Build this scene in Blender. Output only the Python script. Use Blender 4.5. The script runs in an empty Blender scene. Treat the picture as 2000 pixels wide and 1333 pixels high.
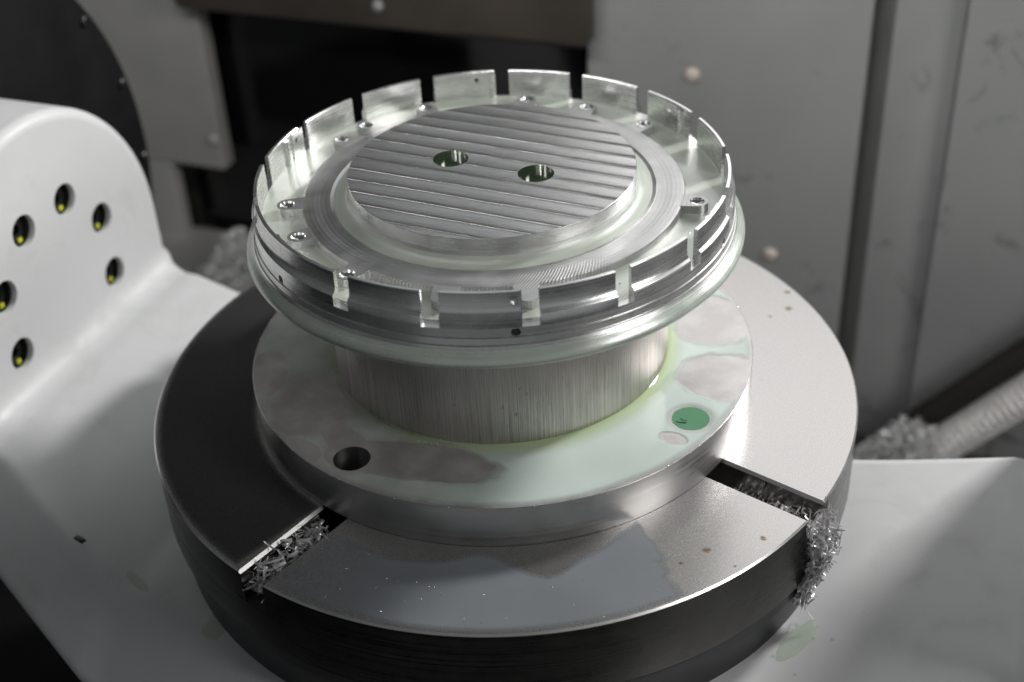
import bpy, bmesh, math, random
import numpy as np
from mathutils import Vector, Matrix, noise
from mathutils.geometry import delaunay_2d_cdt
C = bpy.context.scene.collection
SC = bpy.context.scene
K = 0.001                      # everything below is written in millimetres
rnd = random.Random(7)
PI = math.pi
A0 = math.radians(-22.5)       # the machine's axes are turned against the view
EX = Vector((math.cos(A0), math.sin(A0), 0)); EY = Vector((-math.sin(A0), math.cos(A0), 0))
def MF(x, y, z): return EX * x + EY * y + Vector((0, 0, z))

# ------------------------------------------------------------------ camera
cd = bpy.data.cameras.new('camera'); cam = bpy.data.objects.new('camera', cd); C.objects.link(cam)
RT = Vector((0.998310, -0.038800, -0.043267)); UP = Vector((0.057643, 0.566314, 0.822172)); FW = Vector((0.007398, 0.823276, -0.567593))
cam.matrix_world = Matrix(((RT.x, UP.x, -FW.x, 0.0), (RT.y, UP.y, -FW.y, -0.797515), (RT.z, UP.z, -FW.z, 0.581988), (0, 0, 0, 1)))
cd.sensor_width = 36; cd.lens = 47.8744; cd.clip_start = 0.05; cd.clip_end = 60
cd.dof.use_dof = True; cd.dof.focus_distance = 0.845; cd.dof.aperture_fstop = 4.2
SC.camera = cam
# ------------------------------------------------------------------ world, lamps, exposure
W = bpy.data.worlds.new('World'); SC.world = W; W.use_nodes = True
W.node_tree.nodes['Background'].inputs[0].default_value = (0.80, 0.84, 0.86, 1)
W.node_tree.nodes['Background'].inputs[1].default_value = 0.088
def area(name, loc, target, sx, sy, power, col):
    l = bpy.data.lights.new(name, 'AREA'); l.shape = 'RECTANGLE'; l.size = sx; l.size_y = sy
    l.energy = power; l.color = col
    o = bpy.data.objects.new(name, l); C.objects.link(o); o.location = loc
    o.rotation_euler = (Vector(target) - Vector(loc)).to_track_quat('-Z', 'Y').to_euler()
    return o
def polar_pos(az, el, d): a, e = math.radians(az), math.radians(el); return (d * math.cos(e) * math.sin(a), d * math.cos(e) * math.cos(a), d * math.sin(e))
area('lamp_key', tuple(MF(1.10, 1.27, 1.03)), tuple(MF(0.05, 0, 0)), 0.28, 0.26, 43, (1.0, 0.985, 0.965))
area('lamp_right_panel', polar_pos(24, 39, 1.7), (0, 0, 0), 0.95, 0.75, 3.8, (1.0, 0.99, 0.975))  # added softbox for the bright reflection on the table's right side
area('lamp_back_fill', (0.0, 0.60, 0.68), (0, -0.2, 0), 0.34, 0.45, 0.22, (0.9, 0.95, 1.0))  # added lamp, gives table and disc a soft reflection from behind
area('lamp_wall_fill', tuple(MF(-0.32, -0.22, 0.80)), tuple(MF(-0.32, 0.55, 0.82)), 0.9, 0.12, 6.2, (1.0, 0.99, 0.97))  # made-up strip lamp that brightens the back wall panels
area('lamp_fill', tuple(MF(1.55, -0.30, 0.88)), (0, 0, 0.05), 0.6, 0.5, 11, (1.0, 0.985, 0.96))
area('lamp_front_fill', (0.15, -1.9, 0.0), (0, 0, 0), 3.2, 2.2, 3.2, (0.97, 0.985, 1.0))  # added broad lamp that lifts ring front, flange and low casting
SC.view_settings.view_transform = 'Standard'; SC.view_settings.look = 'None'
SC.view_settings.exposure = 0; SC.view_settings.gamma = 1
SC.render.engine = 'CYCLES'
SC.cycles.max_bounces = 8; SC.cycles.glossy_bounces = 6; SC.cycles.transparent_max_bounces = 8
SC.cycles.sample_clamp_indirect = 6; SC.cycles.use_denoising = True

# ------------------------------------------------------------------ materials
def newmat(name):
    m = bpy.data.materials.new(name); m.use_nodes = True
    nt = m.node_tree; return m, nt, nt.nodes['Principled BSDF']
def nd(nt, t, **kw):
    n = nt.nodes.new(t)
    for k, v in kw.items(): setattr(n, k, v)
    return n
def L(nt, a, b): nt.links.new(a, b)
def math_(nt, op, a, b=None, clamp=False):
    n = nd(nt, 'ShaderNodeMath', operation=op); n.use_clamp = clamp
    for i, v in enumerate((a, b)):
        if v is None: continue
        if isinstance(v, (int, float)): n.inputs[i].default_value = v
        else: L(nt, v, n.inputs[i])
    return n.outputs[0]
def vmath(nt, op, a, b=None):
    n = nd(nt, 'ShaderNodeVectorMath', operation=op)
    for i, v in enumerate((a, b)):
        if v is None: continue
        if isinstance(v, tuple): n.inputs[i].default_value = v
        else: L(nt, v, n.inputs[i])
    return n.outputs[0]
def tc(nt): return nd(nt, 'ShaderNodeTexCoord').outputs['Object']
def noise_(nt, vec, scale, detail=3, rough=0.55, dist=0.0):
    n = nd(nt, 'ShaderNodeTexNoise'); n.inputs['Scale'].default_value = scale
    n.inputs['Detail'].default_value = detail; n.inputs['Roughness'].default_value = rough
    n.inputs['Distortion'].default_value = dist; L(nt, vec, n.inputs['Vector']); return n.outputs[0]
def mapr(nt, v, a, b, c, d):
    n = nd(nt, 'ShaderNodeMapRange'); n.clamp = True
    for i, x in enumerate((a, b, c, d)): n.inputs[i + 1].default_value = x
    L(nt, v, n.inputs[0]); return n.outputs[0]
def mixc(nt, fac, a, b):
    n = nd(nt, 'ShaderNodeMix', data_type='RGBA')
    if isinstance(fac, (int, float)): n.inputs[0].default_value = fac
    else: L(nt, fac, n.inputs[0])
    for i, v in ((6, a), (7, b)):
        if isinstance(v, tuple): n.inputs[i].default_value = v + (1,) if len(v) == 3 else v
        else: L(nt, v, n.inputs[i])
    return n.outputs[2]
def bump(nt, h, strength, dist, p, nrm=None):
    n = nd(nt, 'ShaderNodeBump'); n.inputs['Strength'].default_value = strength
    n.inputs['Distance'].default_value = dist; L(nt, h, n.inputs['Height'])
    if nrm is not None: L(nt, nrm, n.inputs['Normal'])
    L(nt, n.outputs[0], p.inputs['Normal']); return n.outputs[0]
def scaled(nt, v, s): return vmath(nt, 'MULTIPLY', v, s)
def polar(nt):
    """radius (m), angle (rad), height (m) about the spindle axis"""
    s = nd(nt, 'ShaderNodeSeparateXYZ'); L(nt, tc(nt), s.inputs[0])
    r = math_(nt, 'SQRT', math_(nt, 'ADD', math_(nt, 'MULTIPLY', s.outputs[0], s.outputs[0]), math_(nt, 'MULTIPLY', s.outputs[1], s.outputs[1])))
    a = math_(nt, 'ARCTAN2', s.outputs[1], s.outputs[0]); return r, a, s.outputs[2]
def comb(nt, x, y, z):
    n = nd(nt, 'ShaderNodeCombineXYZ')
    for i, v in enumerate((x, y, z)):
        if isinstance(v, (int, float)): n.inputs[i].default_value = v
        else: L(nt, v, n.inputs[i])
    return n.outputs[0]
def turned_tangent(nt, p, amount):
    g = nd(nt, 'ShaderNodeNewGeometry')
    circ = vmath(nt, 'CROSS_PRODUCT', (0, 0, 1), tc(nt))
    t = vmath(nt, 'NORMALIZE', vmath(nt, 'CROSS_PRODUCT', circ, g.outputs['Normal']))
    p.inputs['Anisotropic'].default_value = amount; L(nt, t, p.inputs['Tangent'])

def mat_turned(name, col, rough, aniso=0.7, line=0.12, tint=None):
    m, nt, p = newmat(name)
    p.inputs['Metallic'].default_value = 1
    r, a, z = polar(nt)
    v = comb(nt, math_(nt, 'MULTIPLY', r, 900.0), math_(nt, 'MULTIPLY', a, 0.9), math_(nt, 'MULTIPLY', z, 900.0))
    n1 = noise_(nt, v, 1.0, 3, 0.6)
    n2 = noise_(nt, tc(nt), 45, 4, 0.6)
    L(nt, mixc(nt, mapr(nt, n2, 0.35, 0.7, 0, 1), tuple(c * 0.86 for c in col), col), p.inputs['Base Color'])
    L(nt, math_(nt, 'ADD', mapr(nt, n1, 0.3, 0.7, rough * 0.75, rough * 1.25), mapr(nt, n2, 0.3, 0.8, -0.03, 0.05)), p.inputs['Roughness'])
    bump(nt, n1, line, 0.0004, p); turned_tangent(nt, p, aniso)
    return m
M_TURN = mat_turned('turned_aluminium', (0.78, 0.78, 0.77), 0.30)
M_TAB = mat_turned('milled_aluminium_wall', (0.84, 0.84, 0.835), 0.27, 0.4, 0.08)
M_PLATE_SIDE = mat_turned('turned_plate_side', (0.46, 0.455, 0.45), 0.36, 0.6, 0.10)
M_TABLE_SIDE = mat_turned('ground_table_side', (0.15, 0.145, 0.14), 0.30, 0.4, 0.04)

def mat_web():
    """ring web: matte milling with scalloped cutter arcs"""
    m, nt, p = newmat('scalloped_milled_aluminium'); p.inputs['Metallic'].default_value = 1
    r, a, z = polar(nt)
    # arcs : step-over marks leaning across the ring
    ph = math_(nt, 'ADD', math_(nt, 'MULTIPLY', a, 340.0), math_(nt, 'MULTIPLY', math_(nt, 'MULTIPLY', r, r), 9000.0))
    sc = math_(nt, 'SINE', ph)
    zone = mapr(nt, r, 0.112, 0.114, 0, 1)
    half = mapr(nt, math_(nt, 'SINE', math_(nt, 'ADD', a, 0.2)), -0.88, -0.70, 1, 0.08)
    n2 = noise_(nt, tc(nt), 60, 4, 0.6)
    L(nt, mixc(nt, mapr(nt, n2, 0.35, 0.7, 0, 1), (0.50, 0.50, 0.50), (0.62, 0.62, 0.62)), p.inputs['Base Color'])
    L(nt, mapr(nt, n2, 0.3, 0.7, 0.36, 0.48), p.inputs['Roughness'])
    rings = math_(nt, 'SINE', math_(nt, 'MULTIPLY', r, 2200.0))
    h = math_(nt, 'ADD', math_(nt, 'MULTIPLY', math_(nt, 'MULTIPLY', sc, zone), half), math_(nt, 'MULTIPLY', rings, 0.25))
    bump(nt, h, 0.55, 0.00018, p)
    return m
M_WEB = mat_web()

def mat_disc():
    m, nt, p = newmat('face_milled_aluminium'); p.inputs['Metallic'].default_value = 1
    d = math.radians(-25)
    s = nd(nt, 'ShaderNodeSeparateXYZ'); L(nt, tc(nt), s.inputs[0])
    al = math_(nt, 'ADD', math_(nt, 'MULTIPLY', s.outputs[0], math.cos(d)), math_(nt, 'MULTIPLY', s.outputs[1], math.sin(d)))
    ac = math_(nt, 'ADD', math_(nt, 'MULTIPLY', s.outputs[0], -math.sin(d)), math_(nt, 'MULTIPLY', s.outputs[1], math.cos(d)))
    v = comb(nt, math_(nt, 'MULTIPLY', al, 28.0), math_(nt, 'MULTIPLY', ac, 1300.0), 0)
    n1 = noise_(nt, v, 1.0, 4, 0.65)
    # swirl arcs left by the end mill inside each pass
    u = math_(nt, 'MULTIPLY', math_(nt, 'FRACT', math_(nt, 'DIVIDE', math_(nt, 'ADD', ac, 0.5), 0.0142)), 1.0)
    arc = math_(nt, 'SINE', math_(nt, 'ADD', math_(nt, 'MULTIPLY', al, 3600.0), math_(nt, 'MULTIPLY', math_(nt, 'MULTIPLY', u, u), 22.0)))
    n2 = noise_(nt, tc(nt), 70, 4, 0.6)
    patch = mapr(nt, n2, 0.45, 0.62, 0, 1)
    ps = nd(nt, 'ShaderNodeTexWhiteNoise', noise_dimensions='1D'); L(nt, math_(nt, 'FLOOR', math_(nt, 'DIVIDE', math_(nt, 'ADD', ac, 0.5), 0.0142)), ps.inputs['W'])
    fac = math_(nt, 'ADD', math_(nt, 'MULTIPLY', n1, 0.75), math_(nt, 'MULTIPLY', ps.outputs['Value'], 0.3))
    L(nt, mixc(nt, fac, (0.44, 0.435, 0.435), (0.86, 0.855, 0.855)), p.inputs['Base Color'])
    L(nt, mapr(nt, n1, 0.3, 0.7, 0.24, 0.38), p.inputs['Roughness'])
    h = math_(nt, 'ADD', math_(nt, 'MULTIPLY', math_(nt, 'MULTIPLY', arc, patch), 0.16), math_(nt, 'MULTIPLY', n1, 1.3))
    # each pass leaves a shallow scoop ending in a raised burr
    wav = math_(nt, 'MULTIPLY', math_(nt, 'SUBTRACT', noise_(nt, comb(nt, math_(nt, 'MULTIPLY', al, 14.0), math_(nt, 'MULTIPLY', ac, 40.0), 0), 1.0, 2), 0.5), 0.17)
    uu = math_(nt, 'FRACT', math_(nt, 'ADD', math_(nt, 'DIVIDE', math_(nt, 'ADD', ac, 0.5), 0.0142), wav))
    e = math_(nt, 'ABSOLUTE', math_(nt, 'SUBTRACT', math_(nt, 'MULTIPLY', uu, 2.0), 1.0))
    prof = math_(nt, 'ADD', math_(nt, 'MULTIPLY', math_(nt, 'POWER', e, 7.0), 0.85), math_(nt, 'MULTIPLY', math_(nt, 'MULTIPLY', e, e), 0.55))
    prof = math_(nt, 'MULTIPLY', prof, math_(nt, 'ADD', math_(nt, 'MULTIPLY', ps.outputs['Value'], 0.7), 0.55))
    b1 = nd(nt, 'ShaderNodeBump'); b1.inputs['Strength'].default_value = 1.0; b1.inputs['Distance'].default_value = 0.0009
    L(nt, prof, b1.inputs['Height'])
    bump(nt, h, 0.5, 0.00022, p, b1.outputs[0])
    p.inputs['Anisotropic'].default_value = 0.0
    t = nd(nt, 'ShaderNodeCombineXYZ'); t.inputs[0].default_value = -math.sin(d); t.inputs[1].default_value = math.cos(d)
    L(nt, t.outputs[0], p.inputs['Tangent'])
    return m
M_DISC = mat_disc()

def mat_pedestal():
    m, nt, p = newmat('rough_sawn_aluminium'); p.inputs['Metallic'].default_value = 0.9
    r, a, z = polar(nt)
    v = comb(nt, math_(nt, 'MULTIPLY', a, 150.0), math_(nt, 'MULTIPLY', z, 12.0), 0)
    n1 = noise_(nt, v, 1.0, 5, 0.75)
    v2 = comb(nt, math_(nt, 'MULTIPLY', a, 5.0), math_(nt, 'MULTIPLY', z, 22.0), 3.3)
    n2 = noise_(nt, v2, 1.0, 4, 0.6)
    c = mixc(nt, mapr(nt, n1, 0.33, 0.66, 0, 1), (0.20, 0.19, 0.17), (0.58, 0.56, 0.525))
    c = mixc(nt, mapr(nt, n2, 0.35, 0.7, 0, 0.55), c, (0.56, 0.54, 0.505))
    v3 = comb(nt, math_(nt, 'MULTIPLY', a, 30.0), math_(nt, 'MULTIPLY', z, 75.0), 7.1)
    spots = mapr(nt, noise_(nt, v3, 1.0, 3, 0.7), 0.66, 0.74, 0, 0.7)
    c = mixc(nt, spots, c, (0.12, 0.115, 0.11))
    L(nt, c, p.inputs['Base Color'])
    L(nt, mapr(nt, n1, 0.3, 0.7, 0.50, 0.38), p.inputs['Roughness'])
    bump(nt, n1, 0.5, 0.0004, p)
    return m
M_PED = mat_pedestal()

def mat_platetop():
    m, nt, p = newmat('ground_plate_top'); p.inputs['Metallic'].default_value = 0.72
    n2 = noise_(nt, tc(nt), 38, 5, 0.65); n3 = noise_(nt, tc(nt), 400, 2, 0.6)
    L(nt, mixc(nt, mapr(nt, n2, 0.4, 0.65, 0, 1), (0.54, 0.515, 0.515), (0.70, 0.68, 0.68)), p.inputs['Base Color'])
    L(nt, mapr(nt, n2, 0.35, 0.7, 0.34, 0.48), p.inputs['Roughness'])
    bump(nt, n3, 0.10, 0.0001, p); return m
M_PTOP = mat_platetop()

def mat_tabletop():
    m, nt, p = newmat('ground_steel_table_top'); p.inputs['Metallic'].default_value = 0.85
    n1 = noise_(nt, tc(nt), 1100, 3, 0.7); n2 = noise_(nt, tc(nt), 9, 4, 0.6)
    c = mixc(nt, mapr(nt, n1, 0.3, 0.7, 0, 1), (0.42, 0.41, 0.405), (0.53, 0.515, 0.51))
    c = mixc(nt, mapr(nt, n2, 0.45, 0.65, 0, 0.35), c, (0.46, 0.455, 0.465))
    rust = mapr(nt, noise_(nt, tc(nt), 48, 6, 0.75, 0.6), 0.675, 0.735, 0, 0.85)
    for sx, sy, sr in ((117.4, -190, 3.2), (153.3, -182.6, 3.0), (100.3, -200, 2.2), (19.3, -206, 2.4), (132, -205, 1.6), (221, 69, 4.0), (232, 112, 7.0), (225, 92, 3.5), (48, -222, 1.6), (-18, -236, 1.6), (205, 60, 2.0)):
        dv_ = nd(nt, 'ShaderNodeVectorMath', operation='DISTANCE'); L(nt, tc(nt), dv_.inputs[0]); dv_.inputs[1].default_value = (sx * K, sy * K, 0)
        q_ = math_(nt, 'ADD', math_(nt, 'DIVIDE', dv_.outputs['Value'], sr * K), math_(nt, 'MULTIPLY', noise_(nt, tc(nt), 420, 4, 0.8), 2.6))
        rust = math_(nt, 'MAXIMUM', rust, mapr(nt, q_, 1.75, 2.1, 0.8, 0))
    c = mixc(nt, rust, c, (0.16, 0.085, 0.03))
    scr = noise_(nt, scaled(nt, tc(nt), (40, 8, 1)), 6.0, 5, 0.8)
    c = mixc(nt, mapr(nt, scr, 0.70, 0.76, 0, 0.35), c, (0.2, 0.2, 0.2))
    L(nt, c, p.inputs['Base Color'])
    L(nt, mapr(nt, n1, 0.3, 0.7, 0.25, 0.30), p.inputs['Roughness'])
    bump(nt, n1, 0.07, 0.00012, p); return m
M_TTOP = mat_tabletop()

def mat_film(name, col, alpha, rough=0.06, thick=None, metallic=0.0, edge=False):
    """thin sheet of cutting fluid: part see-through, part milky, mirror-like surface"""
    m, nt, p = newmat(name)
    out = nt.nodes['Material Output']
    n2 = noise_(nt, tc(nt), 22, 3, 0.5)
    base = mixc(nt, mapr(nt, n2, 0.3, 0.7, 0, 1), tuple(c * 0.88 for c in col), col)
    if thick is not None:
        r, a, z = polar(nt)
        base = mixc(nt, mapr(nt, r, thick[0], thick[1], 1, 0), base, thick[2])
    L(nt, base, p.inputs['Base Color'])
    p.inputs['Roughness'].default_value = rough; p.inputs['IOR'].default_value = 1.36
    p.inputs['Specular IOR Level'].default_value = 0.75
    p.inputs['Metallic'].default_value = metallic
    tr = nd(nt, 'ShaderNodeBsdfTransparent'); mx = nd(nt, 'ShaderNodeMixShader'); mx.inputs[0].default_value = alpha
    if edge:
        at = nd(nt, 'ShaderNodeAttribute', attribute_name='thick'); L(nt, math_(nt, 'MULTIPLY', at.outputs['Fac'], alpha), mx.inputs[0])
    L(nt, tr.outputs[0], mx.inputs[1]); L(nt, p.outputs[0], mx.inputs[2])
    L(nt, mx.outputs[0], out.inputs['Surface'])
    return m
M_COOL = mat_film('green_white_cutting_fluid', (0.66, 0.77, 0.725), 0.84, 0.05, (0.117, 0.130, (0.40, 0.50, 0.26)), 0, True)
M_COOLP = mat_film('pale_green_cutting_fluid', (0.68, 0.745, 0.655), 0.52, 0.05)
M_TFILM = mat_film('thin_blue_grey_fluid_film', (0.24, 0.262, 0.285), 0.84, 0.07, None, 0.0, True)
M_DFILM = mat_film('shade_tinted_film', (0.045, 0.045, 0.048), 0.86, 0.10, None, 0.0, True)  # wet film tinted dark to stand for an unlit reflection
M_PUD = mat_film('green_puddle_on_paint', (0.50, 0.70, 0.42), 0.24, 0.03)
M_BORE = mat_film('deep_green_fluid', (0.045, 0.085, 0.04), 0.97, 0.05)

def mat_simple(name, col, rough, metal=0.0, var=0.12, sc=12, bmp=0.0, bsc=300, spec=0.5, coat=0.0):
    m, nt, p = newmat(name)
    n = noise_(nt, tc(nt), sc, 5, 0.6)
    L(nt, mixc(nt, mapr(nt, n, 0.3, 0.7, 0, 1), tuple(c * (1 - var) for c in col), tuple(min(1, c * (1 + var)) for c in col)), p.inputs['Base Color'])
    L(nt, mapr(nt, n, 0.3, 0.7, rough * 0.85, min(1, rough * 1.15)), p.inputs['Roughness'])
    p.inputs['Metallic'].default_value = metal; p.inputs['Specular IOR Level'].default_value = spec
    p.inputs['Coat Weight'].default_value = coat
    if bmp: bump(nt, noise_(nt, tc(nt), bsc, 3, 0.6), bmp, 0.0005, p)
    return m
def mat_scuffed(name, col, rough, metal, dark, stain, sc, lo, hi):
    m, nt, p = newmat(name)
    n = noise_(nt, tc(nt), sc, 6, 0.62, 0.4); n2 = noise_(nt, vmath(nt, 'ADD', tc(nt), (3.1, 1.7, 0.4)), sc * 2.6, 5, 0.7, 0.8)
    c = mixc(nt, mapr(nt, n, 0.3, 0.7, 0, 1), tuple(c * .93 for c in col), tuple(min(1, c * 1.04) for c in col))
    c = mixc(nt, mapr(nt, n2, lo, hi, 0, stain), c, dark)
    L(nt, c, p.inputs['Base Color']); L(nt, mapr(nt, n2, 0.35, 0.7, rough * .8, rough * 1.3), p.inputs['Roughness'])
    p.inputs['Metallic'].default_value = metal; bump(nt, n, 0.06, 0.004, p); return m
M_PAINT = mat_scuffed('white_machine_enamel', (0.62, 0.63, 0.635), 0.50, 0, (0.50, 0.52, 0.49), 0.5, 6, 0.55, 0.72)
M_BLACK = mat_simple('black_cover_enamel', (0.006, 0.006, 0.007), 0.6, 0, 0.2, 20, spec=0.12)
M_BOLT = mat_simple('black_oxide_bolt', (0.03, 0.03, 0.032), 0.3, 0.6, 0.2, 60)
M_YEL = mat_simple('yellow_paint_mark', (0.50, 0.50, 0.02), 0.35)
M_WALL = mat_scuffed('grey_sheet_steel', (0.40, 0.41, 0.405), 0.42, 0.2, (0.16, 0.165, 0.165), 0.75, 5, 0.60, 0.70)
M_WALL2 = mat_simple('warm_grey_sheet_steel', (0.44, 0.435, 0.42), 0.45, 0.3, 0.12, 7, 0.1, 25)
M_DARK = mat_simple('dark_gap', (0.06, 0.06, 0.055), 0.6)
M_GLASS = mat_simple('black_window_glass', (0.006, 0.006, 0.007), 0.12, 0, 0.2, 8)
M_BEAM = mat_simple('brown_grey_guard_steel', (0.11, 0.092, 0.078), 0.4, 0.5, 0.25, 6)
M_FLOOR = mat_simple('oily_enclosure_floor', (0.07, 0.065, 0.06), 0.45, 0.3, 0.3, 10)
M_GAP = mat_simple('shaded_gap_steel', (0.30, 0.30, 0.285), 0.6)
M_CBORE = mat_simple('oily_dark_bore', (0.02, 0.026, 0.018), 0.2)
M_FLOORD = mat_simple('void_dark_floor', (0.012, 0.012, 0.012), 0.5, 0.0, 0.3, 10, spec=0.2)  # near-black so the void below the cradle reads unlit
M_HUB = mat_simple('dark_hub_steel', (0.06, 0.06, 0.065), 0.35, 0.7, 0.2, 14)
M_SCREW = mat_simple('worn_steel_screw', (0.80, 0.70, 0.63), 0.40, 0.3, 0.1, 80)
M_HOSE = mat_simple('braided_steel_hose', (0.86, 0.82, 0.80), 0.40, 0.15, 0.2, 120)
M_BLHOSE = mat_simple('black_rubber_hose', (0.02, 0.017, 0.015), 0.5)
M_SLOT = mat_simple('slot_wall_steel', (0.42, 0.41, 0.40), 0.22, 1.0, 0.12, 30)
M_PILE = mat_simple('brightened_swarf', (0.88, 0.86, 0.87), 0.35, 0.25, 0.25, 200)  # swarf colour raised for heaps that lie out of the key light
M_CHAM = mat_simple('polished_chamfer', (0.75, 0.74, 0.74), 0.32, 1.0, 0.05, 30)
M_SWARF = mat_simple('aluminium_swarf', (0.78, 0.77, 0.78), 0.34, 0.6, 0.2, 200)
M_BEAD = mat_simple('milled_pocket_aluminium', (0.80, 0.80, 0.79), 0.14, 1.0, 0.08, 90)

# ------------------------------------------------------------------ mesh helpers
def link(name, mesh, mat, parent=None, smooth=True, sharp=35):
    o = bpy.data.objects.new(name, mesh); C.objects.link(o)
    for mm in (mat if isinstance(mat, (list, tuple)) else [mat]): mesh.materials.append(mm)
    if smooth:
        mesh.polygons.foreach_set('use_smooth', [True] * len(mesh.polygons))
        mesh.set_sharp_from_angle(angle=math.radians(sharp))
    if parent is not None: o.parent = parent
    return o
def mk(name, verts, faces, mat, parent=None, smooth=True, sharp=35, mi=None):
    me = bpy.data.meshes.new(name)
    me.from_pydata([tuple(c * K for c in v) for v in verts], [], faces)
    o = link(name, me, mat, parent, smooth, sharp)
    if mi is not None: me.polygons.foreach_set('material_index', mi)
    me.update(); return o
def fixnormals(o):
    bm = bmesh.new(); bm.from_mesh(o.data); bmesh.ops.recalc_face_normals(bm, faces=bm.faces); bm.to_mesh(o.data); bm.free()
    return o
def tagit(o, label=None, cat=None, group=None, kind=None):
    if label: o['label'] = label
    if cat: o['category'] = cat
    if group: o['group'] = group
    if kind: o['kind'] = kind
    return o
def empty(name, loc=(0, 0, 0)):
    o = bpy.data.objects.new(name, None); C.objects.link(o); o.location = tuple(c * K for c in loc); o.empty_display_size = 0.02
    return o
def lathe(profile, n=288, closed=False):
    v, f = [], []; m = len(profile)
    for i in range(n):
        a = 2 * PI * i / n; c, s = math.cos(a), math.sin(a)
        for r, z in profile: v.append((r * c, r * s, z))
    for i in range(n):
        j = (i + 1) % n
        for k in range(m if closed else m - 1):
            k2 = (k + 1) % m
            f.append((i * m + k, j * m + k, j * m + k2, i * m + k2))
    return v, f
def sector(profile, a0, a1, step=1.0):
    """closed profile swept between two angles (deg) with end caps"""
    n = max(2, int(abs(a1 - a0) / step) + 1); v, f = [], []; m = len(profile)
    for i in range(n):
        a = math.radians(a0 + (a1 - a0) * i / (n - 1)); c, s = math.cos(a), math.sin(a)
        for r, z in profile: v.append((r * c, r * s, z))
    for i in range(n - 1):
        for k in range(m):
            k2 = (k + 1) % m
            f.append((i * m + k, (i + 1) * m + k, (i + 1) * m + k2, i * m + k2))
    f.append(tuple(range(m - 1, -1, -1))); f.append(tuple((n - 1) * m + k for k in range(m)))
    return v, f
def circ(cx, cy, r, n=48): return [(cx + r * math.cos(2 * PI * i / n), cy + r * math.sin(2 * PI * i / n)) for i in range(n)]
def inside(poly, x, y):
    c = False; n = len(poly); j = n - 1
    for i in range(n):
        xi, yi = poly[i]; xj, yj = poly[j]
        if (yi > y) != (yj > y) and x < (xj - xi) * (y - yi) / (yj - yi) + xi: c = not c
        j = i
    return c
def cdt(outer, holes, extra=()):
    """triangulated flat region with holes -> verts2d, faces"""
    pts, ed = [], []
    for loop in [outer] + list(holes):
        b = len(pts); n = len(loop); pts += [Vector(p) for p in loop]
        ed += [(b + i, b + (i + 1) % n) for i in range(n)]
    pts += [Vector(p) for p in extra]
    vo, _, fo, *_ = delaunay_2d_cdt(pts, ed, [], 0, 1e-5)
    fs = []
    for f in fo:
        x = sum(vo[i][0] for i in f) / 3; y = sum(vo[i][1] for i in f) / 3
        if inside(outer, x, y) and not any(inside(h, x, y) for h in holes):
            a, b, c = (vo[i] for i in f)
            fs.append(tuple(f) if (b - a).cross(c - a) > 0 else tuple(reversed(f)))
    return [(p[0], p[1]) for p in vo], fs
def wall_loop(loop, z0, z1, flip=False):
    n = len(loop); v = [(x, y, z0) for x, y in loop] + [(x, y, z1) for x, y in loop]
    f = [(i, (i + 1) % n, n + (i + 1) % n, n + i) for i in range(n)]
    if flip: f = [tuple(reversed(q)) for q in f]
    return v, f
def box(x0, x1, y0, y1, z0, z1, frame=None, bev=0.0):
    bm = bmesh.new(); r = bmesh.ops.create_cube(bm, size=1)
    for q in bm.verts: q.co = Vector(((x0 + x1) / 2 + q.co.x * (x1 - x0), (y0 + y1) / 2 + q.co.y * (y1 - y0), (z0 + z1) / 2 + q.co.z * (z1 - z0)))
    if bev: bmesh.ops.bevel(bm, geom=list(bm.edges), offset=bev, segments=3, affect='EDGES', profile=0.5)
    v = [tuple(frame(*q.co) if frame else q.co) for q in bm.verts]
    bm.verts.index_update(); f = [tuple(q.index for q in ff.verts) for ff in bm.faces]; bm.free()
    return v, f
def merge(*parts):
    V, F = [], []
    for v, f in parts:
        b = len(V); V += list(v); F += [tuple(i + b for i in q) for q in f]
    return V, F
def cut(o, cutters):
    """real holes: subtract cutter meshes with an applied boolean"""
    for cv, cf in cutters:
        me = bpy.data.meshes.new('cutter'); me.from_pydata([tuple(c * K for c in p) for p in cv], [], cf)
        co = bpy.data.objects.new('cutter', me); C.objects.link(co); fixnormals(co)
        md = o.modifiers.new('b', 'BOOLEAN'); md.operation = 'DIFFERENCE'; md.object = co; md.solver = 'EXACT'
        dg = bpy.context.evaluated_depsgraph_get(); dg.update()
        new = bpy.data.meshes.new_from_object(o.evaluated_get(dg))
        o.modifiers.clear()
        if len(new.polygons) > 4:
            old = o.data; nm = old.name; o.data = new; bpy.data.meshes.remove(old); new.name = nm
        bpy.data.objects.remove(co); bpy.data.meshes.remove(me)
    o.data.set_sharp_from_angle(angle=math.radians(30))
    return o
def radial_cyl(ang, z, rad, r0, r1, n=20):
    a = math.radians(ang); d = Vector((math.cos(a), math.sin(a), 0)); t = Vector((-math.sin(a), math.cos(a), 0)); u = Vector((0, 0, 1))
    v = []
    for rr in (r0, r1):
        for i in range(n):
            q = 2 * PI * i / n; v.append(tuple(d * rr + t * (rad * math.cos(q)) + u * (z + rad * math.sin(q))))
    f = [(i, (i + 1) % n, n + (i + 1) % n, n + i) for i in range(n)] + [tuple(range(n - 1, -1, -1)), tuple(range(n, 2 * n))]
    return v, f

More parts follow.
